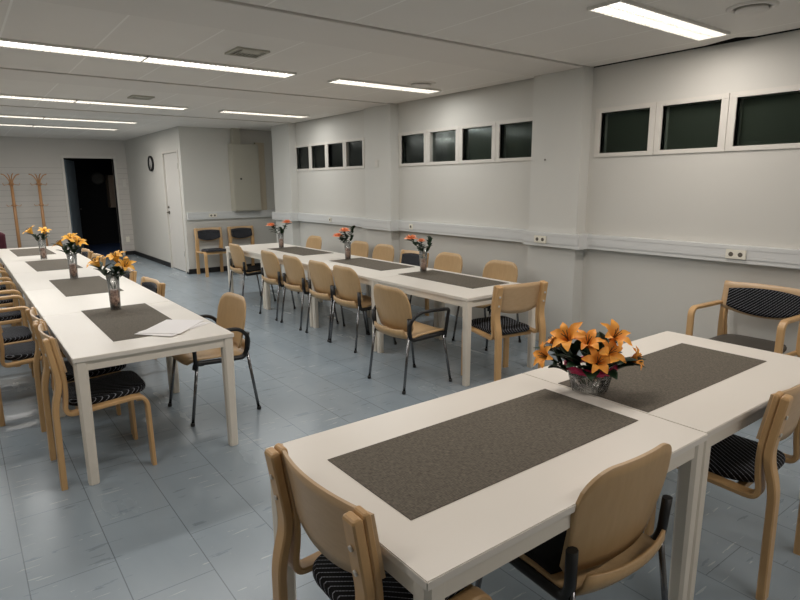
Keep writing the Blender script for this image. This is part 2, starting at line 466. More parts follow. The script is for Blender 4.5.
# cable trunking along the window wall
TZ0, TZ1 = .97, 1.10
tk = MB()
def trunk(m, x0, x1, y0, y1):
    m.box(x0, x1, y0, y1, TZ0, TZ1)
    return m
runs = [((XR-.065, XR, Y0, 3.27)), ((XC-.06, XC, 3.27, 3.92)), ((XR-.065, XR, 3.92, 6.22)), ((XC-.06, XC, 6.16, 6.84)), ((XR-.065, XR, 6.84, 9.06)), ((XC-.06, XC, 9.0, 9.73))]
T = empty('cable_trunking', (0, 0, 0)); tag(T, 'white plastic cable trunking along window wall, stepping around the pillars', 'cable trunking')
for r in runs:
    x0, x1, y0, y1 = r
    m_ = MB().box(x0, x1, y0, y1, TZ0, TZ1).box(x0-.004, x0, y0, y1, TZ0+.03, TZ1-.03)
    m_.build('channel', 'trunk', T, bevel=.003)
for (y,) in ((3.27,), (6.16,), (9.0,)):
    MB().box(XC-.062, XR, y-.006, y+.07, TZ0-.004, TZ1+.004).build('corner_cap', 'trunk', T, bevel=.002)
T2 = empty('cable_trunking', (0, 0, 0)); tag(T2, 'short white cable trunking on the wall above two chairs by the cabinet', 'cable trunking')
MB().box(XB+.03, 5.0, YF-.06, YF-.0, .97, 1.10).box(XB+.03, 5.0, YF-.064, YF-.06, 1.0, 1.07).build('channel', 'trunk', T2, bevel=.003)
def socket(x, y, label, rz=0, n=2):
    S = empty('power_socket', (x, y, 1.035), rz); tag(S, label, 'socket', 'power sockets in the cable trunking')
    MB().box(-.012, 0, -.036*n, .036*n, -.034, .034).build('face_plate', 'socket', S, bevel=.003)
    for k in range(n):
        MB().tube([(-.0135, (k-(n-1)/2)*.066, 0), (-.012, (k-(n-1)/2)*.066, 0)], .017, 14).build('socket_recess', 'socket_hole', S)
    return S
xs = XR-.069
socket(xs, 1.96, 'cream double power socket in trunking above the wooden armchair')
socket(XC-.064, 3.70, 'cream double power socket on the nearest pillar')
socket(xs, 5.88, 'cream power socket in trunking behind the nearest coral rose vase', n=1)
socket(xs, 7.90, 'small power socket in trunking between the two farther rose vases', n=1)
socket(3.72, YF-.064, 'double power socket above the two far chairs by the closet', -PI/2+PI, 2).rotation_euler = (0, 0, PI/2)
ls = MB().box(XC-.012, XC, 6.50, 6.57, 1.79, 1.88).build('light_switch', 'trim', bevel=.003)
tag(ls, 'small white switch plate on second pillar between the window bands', 'switch')
js = MB().box(XC-.008, XC, 3.725, 3.743, 1.775, 1.793).build('wall_hook', 'metal', bevel=.003)
tag(js, 'tiny metal hook on nearest pillar right of the middle windows', 'hook')
cs = MB().box(3.08, 3.16, YB-.015, YB, .30, .42).build('power_socket', 'socket', bevel=.003)
tag(cs, 'pale socket low on back wall right of dark doorway', 'socket')
wc_ = MB().box(3.12, 3.2, YB-.02, YB, 1.55, 1.72).build('thermostat', 'trim', bevel=.003)
tag(wc_, 'small pale control box high on back wall near the corner', 'control box')

# ------------------------------------------------------------------ ceiling lamps
def lamp(x0, y0, label, group='fluorescent lamps in the ceiling', L=1.27, Wd=.20, louvre=True):
    R_ = empty('ceiling_lamp', (x0+L/2, y0+Wd/2, CZ)); tag(R_, label, 'ceiling lamp', group)
    l, h = L/2, Wd/2
    fr = MB()
    fr.box(-l-.012, l+.012, -h-.012, -h, -.018, 0); fr.box(-l-.012, l+.012, h, h+.012, -.018, 0)
    fr.box(-l-.012, -l, -h, h, -.018, 0); fr.box(l, l+.012, -h, h, -.018, 0)
    fr.build('frame', 'louvre', R_)
    MB().box(-l, l, -h, h, -.006, 0).build('tube_cover', 'diffuser', R_)
    lv = MB(); n = 30
    for k in range(1, n):
        x = -l+L*k/n; lv.box(x-.0008, x+.0008, -h, h, -.017, -.006)
    lv.box(-l, l, -.001, .001, -.017, -.006)
    lv.build('louvre', 'louvre', R_)
    li = bpy.data.lights.new('tube_light', 'AREA'); li.shape = 'RECTANGLE'; li.size = L*.96; li.size_y = Wd*.5
    li.energy, li.color = LAMPS[y0]
    lo = bpy.data.objects.new('tube_light', li); C.objects.link(lo); lo.parent = R_; lo.location = (0, .04, -.0175-.003)
    return R_
rowd = {0: 'near', 1: 'second', 2: 'third', 3: 'fourth'}
U = [2.63-1.27, 2.63-1.27*2-.01, 2.63-1.27*3-.02]
lamp(3.10, 2.06, 'bright ceiling lamp at top right, nearest to the window wall')
lamp(U[0], 2.06, 'ceiling lamp over the near table left of the window lamp')
lamp(U[2], 2.06, 'ceiling lamp over the open floor near the left wall')
lamp(3.10, 5.06, 'short bright ceiling lamp above the middle windows')
for k, t in enumerate(('right end unit of the longest ceiling lamp row, beside square vent', 'middle unit of the longest ceiling lamp row, louvre showing', 'leftmost unit of the longest ceiling lamp row')):
    lamp(U[k], 5.06, t)
lamp(3.08, 8.0, 'short ceiling lamp above the farthest windows')
for k, t in enumerate(('right end unit of second lamp row, beside small dark vent', 'middle unit of the second lamp row from the front', 'left unit of the second lamp row from the front')):
    lamp(U[k]-.05, 8.0, t)
for k, t in enumerate(('right end unit of the lamp row before the last', 'left unit of the lamp row before the last')):
    lamp(U[k]-.14, 10.2, t)
for k, t in enumerate(('right end unit of the farthest ceiling lamp row', 'left unit of the farthest ceiling lamp row')):
    lamp(U[k]-.14, 11.6, t)
lamp(U[0], -.9, 'ceiling lamp behind the camera over the room front')
lamp(3.1, -.9, 'ceiling lamp behind the camera near the window wall')
# vents
def square_vent(x, y, s, label, d=.02):
    V = empty('ceiling_vent', (x, y, CZ)); tag(V, label, 'ceiling vent')
    fr = MB(); h = s/2
    fr.box(-h, h, -h, -h+.02, -d, 0); fr.box(-h, h, h-.02, h, -d, 0); fr.box(-h, -h+.02, -h+.02, h-.02, -d, 0); fr.box(h-.02, h, -h+.02, h-.02, -d, 0)
    fr.build('frame', 'grey_metal', V)
    MB().box(-h+.02, h-.02, -h+.02, h-.02, -.004, 0).build('shaft', 'black', V)
    g = MB()
    for k in range(8): x_ = -h+.02+(s-.04)*(k+.5)/8; g.box(x_-.004, x_+.004, -h+.02, h-.02, -d+.002, -.004)
    g.box(-h*.6, h*.6, -h*.85, -h*.1, -d-.001, -d+.002)
    g.build('grille', 'grey_metal', V)
square_vent(1.94, 4.50, .26, 'square ceiling vent with dark slots beside the longest lamp row', .014)
square_vent(1.87, 7.40, .24, 'small dark ceiling vent between first and second lamp rows', .014)
def round_vent(x, y, r, label):
    V = empty('ceiling_vent', (x, y, CZ)); tag(V, label, 'ceiling vent')
    MB().lathe([(r, 0), (r, -.006), (r*.86, -.014), (r*.74, -.010), (r*.72, 0)], 32, close=True).build('rim', 'ceiling', V)
    MB().lathe([(r*.60, -.008), (r*.66, -.022), (r*.5, -.030), (.002, -.033)], 32).build('disc', 'ceiling', V)
    MB().lathe([(r*.72, -.001), (.002, -.0015)], 32).build('shaft', 'grey_metal', V)
round_vent(3.87, 1.70, .135, 'round ceiling vent at top right beyond the bright lamp')
round_vent(3.95, 4.86, .15, 'faint round ceiling vent above the short middle lamp')

# ------------------------------------------------------------------ cabinet, clock, coat racks
E_ = empty('electrical_cabinet', (4.38, YF, 1.10)); tag(E_, 'tall grey metal electrical cabinet hung on the far closet wall', 'cabinet')
MB().box(-.28, .22, -.20, 0, 0, 1.20).build('body', 'grey_metal', E_, bevel=.006)
MB().box(-.275, .215, -.215, -.201, .01, 1.19).build('door', 'grey_metal', E_, bevel=.004)
MB().tube([(-.15, -.215, .58), (-.15, -.232, .58)], .016, 12).build('lock', 'black', E_)
MB().box(.225, .40, -.06, 0, 0, 1.24).build('side_panel', 'beige', E_, bevel=.004)
MB().box(-.22, -.08, -.14, 0, 1.20, CZ-1.10-.0).build('cable_duct', 'grey_metal', E_)
CL = empty('wall_clock', (XB, 12.48, 2.0)); tag(CL, 'round wall clock with black rim and pale face left of the closet door', 'clock')
def xdisc(prof, seg=32):
    m_ = MB(); m_.lathe(prof, seg); m_.v = [(-z, x, y) for x, y, z in m_.v]; return m_
rm = xdisc([(.14, 0), (.15, .012), (.15, .045), (.128, .045), (.122, .02)]); rm.build('rim', 'black', CL)
xdisc([(.124, .018), (.124, .022)]).build('face', 'clockface', CL)
for an, L in ((.5, .07), (2.6, .1)):
    MB().tube([(-.026, 0, 0), (-.026, math.sin(an)*L, math.cos(an)*L)], .004, 6).build('hand', 'black', CL)
def rack(x, y, label):
    K = empty('coat_rack', (x, y, 0)); tag(K, label, 'coat rack', 'coat racks by the back wall')
    MB().tube([(0, 0, .03), (0, 0, 1.66)], .033, 12, .027).build('pole', 'rackwood', K)
    for z in (1.2, 1.62): MB().lathe([(.034, z-.012), (.055, z-.008), (.055, z+.008), (.03, z+.012)], 16).build('collar', 'rackwood', K)
    for k in range(4):
        a = PI/4*0 + k*PI/2+.2; c, s_ = math.cos(a), math.sin(a)
        MB().tube([tuple(p) for p in fillet([(c*.02, s_*.02, 1.62), (c*.03, s_*.03, 1.70), (c*.10, s_*.10, 1.80), (c*.16, s_*.16, 1.82)], .04, 4)], .011, 8).build('hat_hook', 'rackwood', K)
        MB().tube([(c*.04, s_*.04, 1.62), (c*.13, s_*.13, 1.60), (c*.15, s_*.15, 1.64)], .007, 6).build('peg', 'rackwood', K)
        MB().tube([(c*.04, s_*.04, 1.20), (c*.11, s_*.11, 1.19), (c*.13, s_*.13, 1.22)], .007, 6).build('peg', 'rackwood', K)
        MB().tube([tuple(p) for p in fillet([(c*.03, s_*.03, .12), (c*.1, s_*.1, .10), (c*.26, s_*.26, .02)], .05, 4)], .018, 8, .014).build('foot', 'rackwood', K)
rack(.97, 14.1, 'wooden coat rack, left one at the back wall')
rack(1.44, 14.1, 'wooden coat rack, right one beside the dark doorway')
fn = xdisc([(.15, 0), (.17, .03), (.12, .05), (.04, .03)]); fn.v = [(y, x, z) for x, y, z in fn.v]
tag(fn.build('wall_plate', mat('dim_ornament', rgb(110, 108, 100), .6), loc=(3.22, 17.9, 1.78)), 'dim round grey ornament seen through the dark doorway', 'wall ornament')
tag(MB().box(3.41, 3.68, 17.55, 17.9, 1.0, 1.86).build('wall_cupboard', mat('dim_beige', rgb(190, 170, 148), .6), bevel=.005), 'pale cupboard on far wall seen through the dark doorway', 'cupboard')

# ------------------------------------------------------------------ tables
TH = .71
def table(name_label, x0, x1, y0, y1, group):
    cx, cy = (x0+x1)/2, (y0+y1)/2; a, b = (x1-x0)/2-.0006, (y1-y0)/2-.0006
    t = empty('table', (cx, cy, 0)); tag(t, name_label, 'table', group)
    MB().box(-a, a, -b, b, TH-.025, TH).build('tabletop', 'top', t, bevel=.0025)
    fr = MB()
    fr.box(-a+.05, a-.05, -b+.012, -b+.032, TH-.076, TH-.025); fr.box(-a+.05, a-.05, b-.032, b-.012, TH-.076, TH-.025)
    fr.box(-a+.012, -a+.032, -b+.05, b-.05, TH-.076, TH-.025); fr.box(a-.032, a-.012, -b+.05, b-.05, TH-.076, TH-.025)
    fr.build('apron', 'tableleg', t)
    for sx in (-1, 1):
        for sy in (-1, 1):
            X, Y = sx*(a-.036), sy*(b-.036); lm = MB(); rings = []
            for z, r in ((0, .024), (.005, .026), (TH-.026, .032)):
                rings.append([(X+dx*r, Y+dy*r, z) for dx, dy in ((-1, -.6), (-.6, -1), (.6, -1), (1, -.6), (1, .6), (.6, 1), (-.6, 1), (-1, .6))])
            vs = [p for r_ in rings for p in r_]; fs = [(i*8+k, i*8+(k+1) % 8, (i+1)*8+(k+1) % 8, (i+1)*8+k) for i in range(2) for k in range(8)]
            fs += [list(range(8))[::-1], [16+k for k in range(8)]]
            lm.add(vs, fs).build('leg', 'tableleg', t)
    return t
def place_mat(x0, x1, y0, y1, label, group, rz=0):
    cx, cy = (x0+x1)/2, (y0+y1)/2; a, b = (x1-x0)/2, (y1-y0)/2
    o = MB().box(-a, a, -b, b, 0, .002).build('table_runner', 'runner', loc=(cx, cy, TH+.0003), rotz=rz)
    tag(o, label, 'table runner', group)
G3, G1, G2 = 'white tables in the near row', 'white tables in the left row', 'white tables in the row along the windows'
table('white table in the foreground with a whole grey runner, nearest the camera', .728, 1.997, .877, 1.725, G3)
table('white table at lower right joined to the foreground table, nearest the armchair', 1.9985, 3.262, .885, 1.725, G3)
place_mat(.85, 1.91, 1.09, 1.52, 'grey runner on the foreground table left of the orange bouquet', 'grey table runners')
place_mat(2.01, 3.06, 1.11, 1.53, 'grey runner on the right hand table under the orange bouquet edge', 'grey table runners')
yy = 3.28
for k, (L, t) in enumerate(((1.25, 'white table at the near end of the left row, papers on its corner'), (1.25, 'white table second from the near end of the left row'), (1.25, 'white table third from the near end of the left row'), (1.25, 'white table fourth from the near end of the left row'), (1.7, 'white table at the far end of the left row near the coat racks'))):
    table(t, .385, 1.235, yy, yy+L, G1); yy += L
for k, (c, t) in enumerate(((4.04, 'grey runner nearest the camera on the left table row, with papers'), (5.76, 'grey runner second from near end of the left table row'), (7.55, 'grey runner third from near end of the left table row'), (9.25, 'grey runner farthest away on the left table row'))):
    dx_ = (0, 0, -.03, -.07)[k]; place_mat(.625+dx_, 1.05+dx_, c-.52, c+.52, t, 'grey table runners', (.0, .0, .02, .02)[k])
yy = 3.18
for k, t in enumerate(('white table at the near end of the window side row', 'white table second from near end of the window side row', 'white table third from near end of the window side row', 'white table at the far end of the window side row')):
    table(t, 3.03, 3.87, yy, yy+1.25, G2); yy += 1.25
for c, t in ((3.98, 'grey runner nearest the camera on the window side table row'), (5.30, 'grey runner in the middle of the window side table row'), (6.97, 'grey runner farthest along the window side table row')):
    place_mat(3.36, 3.80, c-.52, c+.52, t, 'grey table runners')
# papers on the left table corner
def paper(i, rz, x, y, label):
    o = MB().box(-.175, .175, -.125, .125, 0, .0025).build('paper_sheet', 'paper', loc=(x, y, TH+.0005+i*.003), rotz=rz)
    tag(o, label, 'paper', 'papers on the left table')
paper(0, .55, 1.0, 3.64, 'white paper sheets at the corner of left table, lowest of three')
paper(1, .68, .97, 3.62, 'white paper sheet on left table corner, middle of the pile')
paper(2, .85, .99, 3.65, 'white paper sheet on left table corner, topmost of the pile')

# ------------------------------------------------------------------ bentwood chairs (face +x, rear legs at x = 0)
ZT = .820
def slope(z): return .078-(z-.57)*.17
def bent_back(ch, hw, arm=False):
    top = ZT+(.025 if arm else 0)
    zb = lambda u: top-.235+.05*abs(u)**2.2
    zt = lambda u: top-.004+.006*(1-u*u)
    P = MB().plate(hw, zb, zt, lambda z, u: slope(z)-.040*(1-u*u), .010, 18, 7).build('backrest', 'beechply', ch)
    zb2 = lambda u: top-.222+.05*abs(u)**2.2; zt2 = lambda u: top-.03-.018*u*u
    MB().plate(hw-.04, zb2, zt2, lambda z, u: slope(z)-.040*(1-(u*(hw-.04)/hw)**2)+.0105, .013, 18, 7).build('back_pad', 'stripe', P)
def seat_outline(x0, x1, hw, n=40):
    out = []
    for k in range(n):
        a = 2*PI*k/n; c, s_ = math.cos(a), math.sin(a)
        ex = .42 if c > 0 else .72
        X = (x0+x1)/2 + (x1-x0)/2*math.copysign(abs(c)**ex, c); Y = hw*math.copysign(abs(s_)**.42, s_)
        out.append((X, Y))
    return out
def wooden_chair(loc, rz, label, group, bolts=True):
    ch = empty('wooden_chair', loc, rz); tag(ch, label, 'chair', group)
    W = .216
    for s in (-1, 1):
        y0, y1 = s*W-.027, s*W+.027
        L = MB().ribbon(f2([(0, 0), (.004, .455), (.038, .57), (.0, ZT-.004)], [.09, .09], 8), .030, y0, y1).build('rear_leg', 'beech', ch)
        MB().ribbon(f2([(.455, 0), (.449, .425), (.045, .398), (.066, .57), (.027, ZT+.002)], [.075, .05, .09], 8), .022, y0, y1).build('front_leg', 'beech', ch)
        if bolts:
            for z in (.665, .735):
                x = .038-(z-.57)*.165-.0165
                MB().tube([(x-.003, s*W, z-.001), (x+.002, s*W, z)], .008, 10).build('bolt', 'trim', L)
    MB().pad(seat_outline(.06, .475, .197), .422, .458, .009, lambda x, y: .010*(x-.1)/.35-.012*math.exp(-((x-.25)**2)/.02)).build('seat', 'stripe', ch)
    MB().box(.12, .15, -.197, .197, .375, .397).build('stretcher', 'beech', ch)
    MB().box(.40, .43, -.197, .197, .385, .415).build('stretcher', 'beech', ch)
    bent_back(ch, W+.024)
    return ch
def wooden_armchair(loc, rz, label, group):
    ch = empty('wooden_armchair', loc, rz); tag(ch, label, 'chair', group)
    W = .262
    for s in (-1, 1):
        y0, y1 = s*W-.022, s*W+.022
        MB().ribbon(f2([(0, 0), (.004, .455), (.038, .57), (-.007, ZT+.021)], [.09, .09], 8), .030, y0, y1).build('rear_leg', 'beech', ch)
        MB().ribbon(f2([(.49, 0), (.485, .695), (.045, .685)], [.06], 8), .024, y0+s*.024, y1+s*.024).build('armrest', 'beech', ch)
        MB().ribbon([(.01, .41), (.475, .425)], .03, s*(W-.02)-.012, s*(W-.02)+.012).build('seat_rail', 'beech', ch)
        MB().ribbon(f2([(.058, .40), (.066, .57), (.019, ZT+.025)], [.09], 8), .022, s*W-.02, s*W+.02).build('back_post', 'beech', ch)
    MB().pad(seat_outline(.05, .49, .225), .428, .466, .012).build('seat', 'seat_grey' if 'dark' in label else 'stripe', ch)
    MB().box(.43, .455, -.225, .225, .39, .42).build('stretcher', 'beech', ch)
    bent_back(ch, W+.015, True)
    return ch
# ------------------------------------------------------------------ plywood shell chairs (face +x, rear feet at x = 0)
SH = .802
def shell_chair(loc, rz, label, group, arms=False, black_seat=False):
    ch = empty('shell_armchair' if arms else 'shell_chair', loc, rz); tag(ch, label, 'chair', group)
    # legs
    for s in (-1, 1):
        MB().tube([(.0, s*.235, 0), (.06, s*.222, .44)], .0105, 10).build('leg', 'chrome', ch)
        MB().tube([(.475, s*.235, 0), (.41, s*.215, .405)], .0105, 10).build('leg', 'chrome', ch)
        for x in (.0, .475): MB().tube([(x, s*.235, 0), (x+(.001 if x == 0 else -.001), s*.235, .022)], .0145, 10).build('foot_cap', 'black', ch)
        # side frame
        fr = MB()
        fr.tube(fillet([(.425, s*.212, .375), (.42, s*.214, .415), (.25, s*.216, .405), (.085, s*.220, .400), (.062, s*.228, .45), (.056, s*.236, .575)], .035, 5), .021, 8, .019, flat=(1, .85))
        fr.build('side_frame', 'black', ch)
        if arms:
            MB().tube(fillet([(.062, s*.236, .45), (.05, s*.245, .54), (.12, s*.262, .617), (.28, s*.27, .622), (.425, s*.266, .612), (.432, s*.245, .56), (.422, s*.226, .40)], .05, 6), .0135, 10).build('armrest', 'black', ch)
    # back shell
    w0, r = .232, .125
    def zt(u):
        a = abs(u)*w0; return SH if a < w0-r else SH-r*.95*(1-math.sqrt(max(0, 1-((a-(w0-r))/r)**2)))
    def zb(u):
        a = abs(u)*w0; rr = .03; return .458 if a < w0-rr else .458+rr*(1-math.sqrt(max(0, 1-((a-(w0-rr))/rr)**2)))
    def xf(z, u):
        t = (z-.46)/.34
        return .085-.045*t+.02*(1-t)**2-.040*(1-u*u)*(1-.25*t)
    MB().plate(w0, zb, zt, xf, .011, 28, 9, wf=lambda z: .93+.07*math.sin(min(1, (z-.46)/.2)*PI/2)).build('backrest', 'shell', ch)
    # seat shell with upturned rear lip and waterfall front
    rows = []
    prof = [(.034, .478), (.040, .440), (.062, .412), (.12, .409), (.20, .421), (.30, .424), (.38, .428), (.43, .424), (.455, .408), (.462, .392)]
    for i, (x, z) in enumerate(prof):
        hw = .205 + .012*math.sin(i/9*PI); 
        if i == 0: hw = .19
        if i == 1: hw = .202
        if i == 9: hw = .165
        if i == 8: hw = .195
        row = []
        for k in range(13):
            u = -1+2*k/12
            back = .030*(1-u*u) if i < 3 else (.012*(1-u*u) if i == 3 else 0)
            row.append((x-back, u*hw, z+.010*abs(u)**3))
        rows.append(row)
    st = MB().sheet(rows).build('seat', 'shell', ch, solid=.011)
    if black_seat:
        rows2 = [[(p[0]+.03*(i_ == 0), p[1]*.94, p[2]+.013) for p in r_] for i_, r_ in enumerate(rows[3:9])]
        MB().sheet(rows2).build('seat_pad', 'seat_black', st, solid=.016)
    MB().box(.13, .16, -.205, .205, .385, .400).build('crossbar', 'black', ch)
    MB().box(.36, .39, -.205, .205, .388, .403).build('crossbar', 'black', ch)
    return ch
R0, R90, R180 = 0, PI/2, PI
GT3, GT1L, GT1R, GT2N, GT2F = 'chairs at the near tables', 'chairs on the left side of the left tables', 'chairs on the right side of the left tables', 'chairs on the near side of the window tables', 'chairs on the wall side of the window tables'
wooden_chair((.648, 1.27, 0), R0, 'beech chair with striped black seat at the left end of foreground table', GT3)
wooden_chair((2.51, .765, 0), R90+.06, 'beech chair with striped seat at lower right, cut by photo edge', GT3)
shell_chair((1.48, .812, 0), R90-.03, 'tan plywood shell chair with black seat pad pushed under foreground table', GT3, False, True)
wooden_chair((.285, 3.57, 0), R0, 'beech chair with striped seat nearest the camera at left table row', GT1L)
wooden_chair((.292, 4.07, 0), R0, 'beech chair second from the front on left side of left tables', GT1L)
wooden_chair((.07, 4.78, 0), R0+.05, 'beech chair at left photo edge, drawn back behind the front pair', GT1L)
a1 = wooden_armchair((-.125, 5.335, 0), R0, 'beech armchair at left photo edge, nearest of the armchairs there', GT1L)
copy_tree(a1, (-.12, 6.22, 0), 0, 'beech armchair at left photo edge, second of the armchairs there', GT1L)
copy_tree(a1, (-.12, 7.12, 0), 0, 'beech armchair at left photo edge, third of the armchairs there', GT1L)
copy_tree(a1, (-.12, 8.05, 0), 0, 'beech armchair at left photo edge, farthest of the armchairs there', GT1L)
shell_chair((1.558, 4.0, 0), R180+.03, 'tan shell armchair with black arms at right corner of left tables', GT1R, True)
wc = wooden_chair((1.325, 5.32, 0), R180+.04, 'beech chair with dark back pad next beyond the tan shell armchair', GT1R, False)
low = [wc]
low.append(copy_tree(wc, (1.325, 6.25, 0), R180, 'beech chair half hidden behind nearest yellow lilies, right side of left tables', GT1R))
low.append(copy_tree(wc, (1.325, 7.70, 0), R180, 'beech chair near the dark doorway, nearer of the far pair', GT1R))
low.append(copy_tree(wc, (1.325, 8.45, 0), R180, 'beech chair near the dark doorway, farther of the far pair', GT1R))
# window side row, near side
shell_chair((2.56, 3.60, 0), R0, 'tan shell armchair with black arms at near end of window side tables', GT2N, True)
sc = shell_chair((2.875, 4.77, 0), R0, 'tan shell chair next beyond the armchair on near side of window tables', GT2N)
for y, t in ((5.27, 'tan shell chair third from the front on near side of window tables'), (5.88, 'tan shell chair fourth from the front on near side of window tables'), (6.48, 'tan shell chair fifth from the front on near side of window tables')):
    copy_tree(sc, (2.875, y, 0), R0, t, GT2N)
sb = shell_chair((2.90, 7.58, 0), R0, 'tan shell chair with black seat at far end of window side tables', GT2N, False, True)
# wall side
for y, x, t in ((4.05, 4.37, 'tan shell chair nearest the camera on wall side of window tables'), (4.90, 4.43, 'tan shell chair behind the nearest rose vase on wall side'), (6.16, 4.43, 'tan shell chair third from front on wall side, left of dark padded chair'), (6.74, 4.43, 'tan shell chair fourth from front on wall side, right of middle roses'), (7.90, 4.37, 'tan shell chair farthest away on wall side of window tables')):
    copy_tree(sc, (x, y, 0), R180, t, GT2F)
low.append(copy_tree(wc, (4.42, 5.55, 0), R180, 'beech chair with dark back pad among tan chairs on wall side', GT2F))
wooden_chair((3.375, 2.935, 0), R90-.16, 'beech chair with striped seat at near end of window side tables', 'chairs at the table ends')
copy_tree(wc, (3.60, 10.54, 0), -R90, 'beech chair with black pads against closet wall, left of the pair', 'chairs against the closet wall')
copy_tree(wc, (4.21, 10.54, 0), -R90, 'beech chair with black pads against closet wall, right under the cabinet', 'chairs against the closet wall')
wooden_armchair((4.55, 1.70, 0), R180, 'beech armchair with striped back and dark seat against window wall', 'chairs against the window wall')
for o in low: o.scale = (1, 1, .935)      # the lower model of the same chair
# maroon chair by the far end of the left row
mc = empty('padded_chair', (.36, 10.55, 0), -R90-.2); tag(mc, 'dark maroon padded chair at left photo edge beyond the far table', 'chair')
MB().plate(.21, lambda u: .5, lambda u: .93-.05*u**4, lambda z, u: .05-.05*(z-.5)-.02*(1-u*u), .05, 14, 8).build('backrest', 'maroon', mc)
MB().pad(seat_outline(.06, .48, .215), .42, .48, .015).build('seat', 'maroon', mc)
for sx, sy in ((.05, -.2), (.05, .2), (.45, -.2), (.45, .2)): MB().tube([(sx, sy, 0), (sx, sy*.98, .43)], .012, 8).build('leg', 'black', mc)
for s in (-1, 1): MB().tube([(.06, s*.19, .42), (.04, s*.19, .62)], .011, 8).build('back_stay', 'black', mc)

# ------------------------------------------------------------------ flowers
def frame_from(d):
    d = Vector(d).normalized(); a = Vector((0, 0, 1)) if abs(d.z) < .95 else Vector((1, 0, 0))
    u = a.cross(d).normalized(); v = d.cross(u); return d, u, v
def lily(parent, c, d, size, m, rng):
    c = Vector(c); D, U, V = frame_from(d); mb = MB()
    for k in range(6):
        a = k*PI/3 + rng.uniform(-.12, .12); R_ = U*math.cos(a)+V*math.sin(a); T_ = D.cross(R_)
        wd = size*(.27 if k % 2 else .21); op = rng.uniform(.85, 1.1)
        rows = []
        for i in range(8):
            t = i/7
            rad = size*(.06+.94*t**1.25)*op; hgt = size*(.78*math.sin(min(1, t*1.15)*PI*.62)-.12*t) 
            wdt = wd*math.sin(PI*min(1, (t*.9+.10)))**.75 if t < 1 else .002
            ctr = c + R_*rad + D*hgt
            rows.append([tuple(ctr + T_*(wdt*q) + D*(-.25*wdt*(1-q*q)+.12*wdt*rng.uniform(-1, 1)*(abs(q) == 1))) for q in (-1, -.5, 0, .5, 1)])
        mb.sheet(rows)
    f = mb.build('blossom', m, parent)
    sm = MB()
    for k in range(5):
        a = k*2*PI/5; R_ = U*math.cos(a)+V*math.sin(a)
        sm.tube([c+D*size*.1, c+D*size*.55+R_*size*.08, c+D*size*.85+R_*size*.18], size*.02, 5)
    sm.build('stamens', 'stamen', f)
def leaf(parent, p, d, L, wd, droop, rng):
    p = Vector(p); D = Vector(d).normalized(); side = D.cross(Vector((0, 0, 1)))
    side = side.normalized() if side.length > .05 else Vector((1, 0, 0))
    up = side.cross(D).normalized(); rows = []
    for i in range(8):
        t = i/7; w_ = wd*math.sin(PI*min(.999, t*.92+.05))**.9
        ctr = p + D*(L*t) + Vector((0, 0, -droop*L*t*t))
        rows.append([tuple(ctr + side*(w_*q) + up*(w_*.35*abs(q))) for q in (-1, -.5, 0, .5, 1)])
    MB().sheet(rows).build('leaf', 'leafm', parent, solid=.001)
def rose(parent, c, r, m, rng):
    c = Vector(c); mb = MB(); n = 0
    for ring, (num, rr, hh, tilt) in enumerate(((3, .3, .5, .1), (5, .6, .55, .35), (6, .85, .5, .7), (7, 1.05, .3, 1.1))):
        for k in range(num):
            a0 = 2*PI*(k+rng.random()*.4)/num; rows = []
            for i in range(5):
                t = i/4; rad = r*(rr*(.5+.5*t)+.25*tilt*t*t); z = r*(-.35+hh*1.6*t-.3*tilt*t*t)
                sp = (1.3 if ring else 1.8)/max(1, num/4)*math.sin(PI*(.15+.75*t))
                rows.append([tuple(c+Vector((math.cos(a0+sp*q*.6)*rad, math.sin(a0+sp*q*.6)*rad, z-(abs(q)**2)*.12*r))) for q in (-1, -.5, 0, .5, 1)])
            mb.sheet(rows)
    mb.build('blossom', m, parent)
def vase(x, y, h, wd, label, fill, glabel):
    V = empty('glass_vase', (x, y, TH+.0005)); tag(V, label, 'vase', 'glass vases on the tables')
    h0 = wd*.33; g = MB()
    g.lathe([(h0*1.0, 0), (h0*1.02, .006), (h0*1.12, h*.5), (h0*1.32, h), (h0*1.24, h), (h0*1.04, h*.5), (h0*.92, .012), (.002, .012)], 20, close=True)
    g.build('body', 'glass', V)
    q = MB(); rng = random.Random(int(x*100+y*10))
    q.lathe([(h0*.9, .013), (h0*1.0, fill*.5), (h0*1.03, fill)], 14)
    for k in range(46):
        a = rng.random()*6.28; zz = .014+rng.random()*(fill-.01); rr = h0*(.70+.2*zz/h); s_ = .0055
        q.lathe([(.001, zz-s_), (s_, zz), (.001, zz+s_)], 6, (rr*math.cos(a), rr*math.sin(a)))
    o = q.build('pebbles', 'pebble', loc=(x, y, TH+.0005)); tag(o, glabel, 'pebbles', None, 'stuff')
def stem_thing(name, base, top, label, cat, group):
    S = empty(name, base); tag(S, label, cat, group)
    b, t = Vector(base), Vector(top)-Vector(base)
    MB().tube([(0, 0, 0), t*.4+Vector((0, 0, .02)), t], .0035, 6).build('stem', 'stemm', S)
    return S, t
def lily_stem(x, y, top, face, size, m, label, group, seed, lf=3):
    rng = random.Random(seed)
    tb = Vector(top); bx_ = x+(tb.x-x)*.08; by_ = y+(tb.y-y)*.08
    S, t = stem_thing('lily', (bx_, by_, TH+.15), top, label, 'flower', group)
    lily(S, t, face, size, m, rng)
    for k in range(lf+3):
        a = rng.random()*6.28; f = .42+.08*k
        dr = Vector((math.cos(a)+t.x*4, math.sin(a)+t.y*4, .9))
        leaf(S, t*f, dr, rng.uniform(.09, .13), .024, .25, rng)
